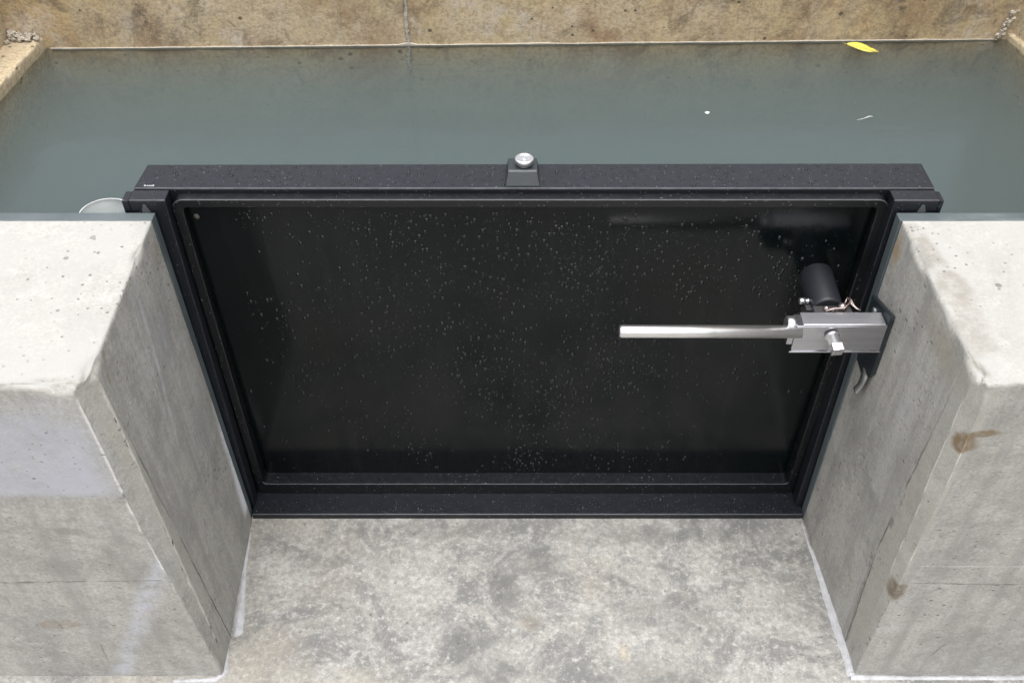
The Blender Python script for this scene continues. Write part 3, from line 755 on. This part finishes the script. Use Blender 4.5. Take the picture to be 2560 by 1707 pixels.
# housing: folded channel with a raised top lip
hs = obj('housing', bx(bmesh.new(), .5285, .6995, 1.3480, 1.3830, .6655, .7300, .0028, 3), M_ST, lat)
obj('top_plate', bx(bmesh.new(), .5400, .6930, 1.3490, 1.3835, .7301, .7335, .0015, 2), steel_mat('sky-lit steel top', (.90, .90, .95), .3), hs)  # paler steel than the housing: sky brightness put into the colour
obj('bottom_lip', bx(bmesh.new(), .5245, .6975, 1.3455, 1.3479, .6640, .6675, .0008), M_ST, hs)
obj('end_collar', tube(bmesh.new(), (.5125, 1.3655, .7170), (.5283, 1.3655, .7170), 1, rings=[(0, .0150), (.15, .0180), (.85, .0180), (1, .0165)]), M_BOLT, lat)
obj('end_clip', bx(bmesh.new(), .5165, .5283, 1.3500, 1.3780, .6820, .6990, .0015), M_ST, lat)
obj('bar_handle', tube(bmesh.new(), (.2000, 1.3520, .7140), (.5400, 1.3520, .7125), 1, n=40, rings=[(0, .0095), (.004, .0112), (.012, .0122), (1, .0122)]), M_BAR, lat)
# pivot bolt through the front face, squared end
pb = obj('pivot_bolt', tube(bmesh.new(), (.5965, 1.3484, .7090), (.6000, 1.3260, .7035), 1, rings=[(0, .0138), (.25, .0138), (.26, .0108), (1, .0108)]), M_BOLT, lat)
bm = bmesh.new(); bx(bm, -.0105, .0105, -.0105, .0105, 0, .0170, .0018)
bmesh.ops.transform(bm, matrix=Matrix.Translation((.6000, 1.3265, .7035)) @ Matrix.Rotation(R(104), 4, 'X') @ Matrix.Rotation(R(6), 4, 'Y'), verts=bm.verts)
obj('square_nut', bm, M_BOLT, pb)
# rubber buffer between housing and leaf
obj('buffer', tube(bmesh.new(), (.6000, 1.408, .7130), (.6000, 1.5250, .7180), 1, n=36, rings=[(0, .0290), (.06, .0315), (.86, .0325), (.95, .0335), (.99, .0325), (1, .0302)]), M_RUB, lat)
bc = obj('buffer_clamp', bx(bmesh.new(), .5700, .6420, 1.3836, 1.4085, .6900, .7280, .0030), plain('clamp block', (.08, .075, .08), .5, .4), lat)
for x, y, z, r in ((.5925, 1.3960, .7275, .0062), (.6045, 1.3930, .7275, .0050), (.6230, 1.3990, .7280, .0085)):
    obj('dome_nut', tube(bmesh.new(), (x, y, z), (x, y, z + r * 1.5), 1, n=16, rings=[(0, r), (.45, r), (.75, r * .8), (.95, r * .4), (1, r * .1)]), M_COP, bc)
obj('wire_strap', path(bmesh.new(), [(.588, 1.386, .7350), (.605, 1.390, .7365), (.622, 1.387, .7400), (.634, 1.396, .7460), (.6370, 1.412, .7440), (.6400, 1.402, .7370), (.648, 1.392, .7345), (.655, 1.388, .7340)], .0019), M_COP, bc)
obj('wire_strap', path(bmesh.new(), [(.6265, 1.400, .7420), (.6320, 1.411, .7450), (.6400, 1.408, .7420), (.6440, 1.398, .7370), (.6520, 1.3905, .7345)], .0013), M_COP, bc)
obj('set_screw', tube(bmesh.new(), (.5490, 1.425, .7245), (.5720, 1.425, .7245), 1, n=18, rings=[(0, .0050), (.03, .0064), (.48, .0064), (.49, .0042), (.62, .0042), (.63, .0058), (.78, .0058), (.79, .0036), (1, .0036)]), M_BOLT, lat)
obj('screw_arm', bx(bmesh.new(), .5600, .5760, 1.4060, 1.4330, .7000, .7190, .0015), plain('arm steel', (.06, .06, .065), .5, .4), lat)

# ------------------------------------------------------------------ things on the water
# translucent dome by the gate's left end
def shell(c, a, b, h, m, name, parent=None):
    bm = bmesh.new(); rows = []
    for i in range(13):
        t = i / 12 * math.pi / 2
        rows.append([bm.verts.new((c[0] + a * math.cos(t) * math.cos(k * math.tau / 40), c[1] + b * math.cos(t) * math.sin(k * math.tau / 40), c[2] + h * math.sin(t))) for k in range(40)])
    for p, q in zip(rows[:-1], rows[1:-1] + [None]):
        if q is None: break
        for k in range(40): bm.faces.new((p[k], p[(k + 1) % 40], q[(k + 1) % 40], q[k])).smooth = True
    topv = bm.verts.new((c[0], c[1], c[2] + h)); p = rows[-2]
    for k in range(40): bm.faces.new((p[k], p[(k + 1) % 40], topv)).smooth = True
    bm.faces.new(rows[0][::-1])
    return obj(name, bm, m, parent)
CD = (-.7620, 1.512, WZ - .004)
dome = thing('float_dome', (CD[0], CD[1], WZ), 'translucent white plastic dome floating beside the left end of the gate', 'float')
N = NT('clear plastic')
p_ = N.principled((.60, .61, .60), .12, 0, .6, Alpha=N.ramp(N.noise(30, 3), .3, .7, .10, .24)); M_CLEAR = N.m
shell(CD, .048, .044, .026, M_CLEAR, 'clear_cover', dome)
shell((CD[0] + .010, CD[1] - .018, CD[2]), .034, .018, .010, plain('white plastic', (.60, .63, .66), .35, vary=.1), 'white_core', dome)
bm = bmesh.new()
pts = [(CD[0] + .0478 * math.cos(a), CD[1] + .0438 * math.sin(a), WZ + .0035) for a in [k * math.tau / 48 for k in range(49)]]
obj('cover_rim', path(bm, pts, .0011), plain('white rim', (.62, .63, .64), .3, vary=.1), dome)

def flat_leaf(pts, w, z, m, curl, name):
    """leaf blade with midrib fold, lying on the water"""
    bm = bmesh.new(); a = Vector(pts[0]); b = Vector(pts[1]); d = b - a; n = Vector((-d.y, d.x, 0)).normalized(); rows = []
    K = 26
    for i in range(K + 1):
        t = i / K; ww = w * (math.sin(math.pi * min(1, t ** .8)) ** .8 + .02) * (1 + .06 * noise.noise(Vector((i * .6, 0, 0))))
        c = a + d * t + n * (.006 * math.sin(t * 3.2))
        rows.append([bm.verts.new((c + n * ww * u).to_tuple()[:2] + (z + .0015 + curl * abs(u) * (.6 + .4 * math.sin(t * 7)) + .004 * t * t,)) for u in (-1, -.6, -.15, 0, .15, .6, 1)])
    for p, q in zip(rows, rows[1:]):
        for k in range(6): bm.faces.new((p[k], p[k + 1], q[k + 1], q[k])).smooth = True
    o = obj(name, bm, m)
    md = o.modifiers.new('thickness', 'SOLIDIFY'); md.thickness = .0006
    return o
N = NT('yellow leaf')
c = N.mix(N.ramp(N.noise(40, 5, .6), .4, .7), (.72, .66, .10), (.60, .50, .06))
c = N.mix(N.ramp(N.noise(110, 4, .7), .58, .72, 0, .8), c, (.78, .75, .42))
c = N.mix(N.blob((.838, 2.123, WZ), (.012, .010, .02), .012, .6, 60), c, (.30, .20, .05))
N.principled(c, .45, 0, .4, N.bump(N.noise(120, 4), .3, .001)); M_LEAF = N.m
fl = flat_leaf([(.7840, 2.166, 0), (.8440, 2.118, 0)], .0150, WZ, M_LEAF, .0042, 'fallen_leaf'); tag(fl, 'bright yellow leaf floating on the water near the back wall', 'leaf')
M_VEIN = plain('leaf vein', (.55, .50, .18), .5)
pts = []
for i in range(14):
    t = -.12 + i / 13 * 1.08; a = Vector((.7840, 2.166, 0)); b = Vector((.8440, 2.118, 0)); d = b - a; n = Vector((-d.y, d.x, 0)).normalized(); c_ = a + d * t + n * (.006 * math.sin(max(0, t) * 3.2))
    pts.append((c_.x, c_.y, WZ + .0024 + .004 * max(0, t) ** 2))
obj('midrib', path(bmesh.new(), pts, .0008), M_VEIN, fl)
tag(obj('foam_fleck', lump(bmesh.new(), (.4155, 1.866, WZ + .0012), (.0050, .0040, .0018), .5, 3, 2, 5), plain('white foam', (.62, .64, .65), .6, vary=.1)), 'tiny white fleck of foam floating alone on the water above the gate', 'fleck')
tw = path(bmesh.new(), [(.728, 1.838, WZ + .001), (.742, 1.8425, WZ + .0015), (.756, 1.8490, WZ + .0025), (.764, 1.8500, WZ + .002)], [.0006, .0008, .0018, .0008])
tag(obj('pale_straw', tw, plain('straw', (.45, .47, .46), .6, vary=.15)), 'short pale straw floating on the water to the right of the foam fleck', 'straw')

# ------------------------------------------------------------------ light, sky, camera
ELEV, AZ = R(79), R(-165)        # azimuth measured from +Y towards +X
w = bpy.data.worlds.new('World'); S.world = w; w.use_nodes = True
nt = w.node_tree; bg = nt.nodes['Background']
sky = nt.nodes.new('ShaderNodeTexSky'); sky.sky_type = 'NISHITA'; sky.sun_disc = False
sky.sun_elevation = ELEV; sky.sun_rotation = AZ
sky.air_density = 1.0; sky.dust_density = 6.0; sky.ozone_density = 1.0
hs_ = nt.nodes.new('ShaderNodeHueSaturation'); hs_.inputs['Saturation'].default_value = .2
nt.links.new(sky.outputs[0], hs_.inputs['Color']); nt.links.new(hs_.outputs[0], bg.inputs['Color'])
bg.inputs['Strength'].default_value = .15
sd = bpy.data.lights.new('sun', 'SUN'); sd.energy = .5; sd.angle = R(60); sd.color = (1, .98, .95)
so = bpy.data.objects.new('sun', sd); COL.objects.link(so)
dirv = Vector((math.sin(AZ) * math.cos(ELEV), math.cos(AZ) * math.cos(ELEV), math.sin(ELEV)))
so.rotation_euler = dirv.to_track_quat('Z', 'Y').to_euler(); so.location = dirv * 8

cam = bpy.data.cameras.new('camera'); co = bpy.data.objects.new('camera', cam); COL.objects.link(co)
co.location = (0, 0, 2.0); co.rotation_euler = (R(90 - 44.15), 0, 0)
cam.sensor_width = 36; cam.lens = 36 * 2500 / 2560; cam.clip_start = .02; cam.clip_end = 500
S.camera = co

for o in ALL:
    if '_o' in o: del o['_o']
S.view_settings.view_transform = 'Standard'; S.view_settings.look = 'None'; S.view_settings.gamma = 1
S.view_settings.exposure = .98
S.render.engine = 'CYCLES'
S.cycles.use_denoising = True
S.cycles.max_bounces = 10; S.cycles.volume_bounces = 6; S.cycles.transparent_max_bounces = 12; S.cycles.diffuse_bounces = 4
S.cycles.caustics_reflective = False; S.cycles.caustics_refractive = False
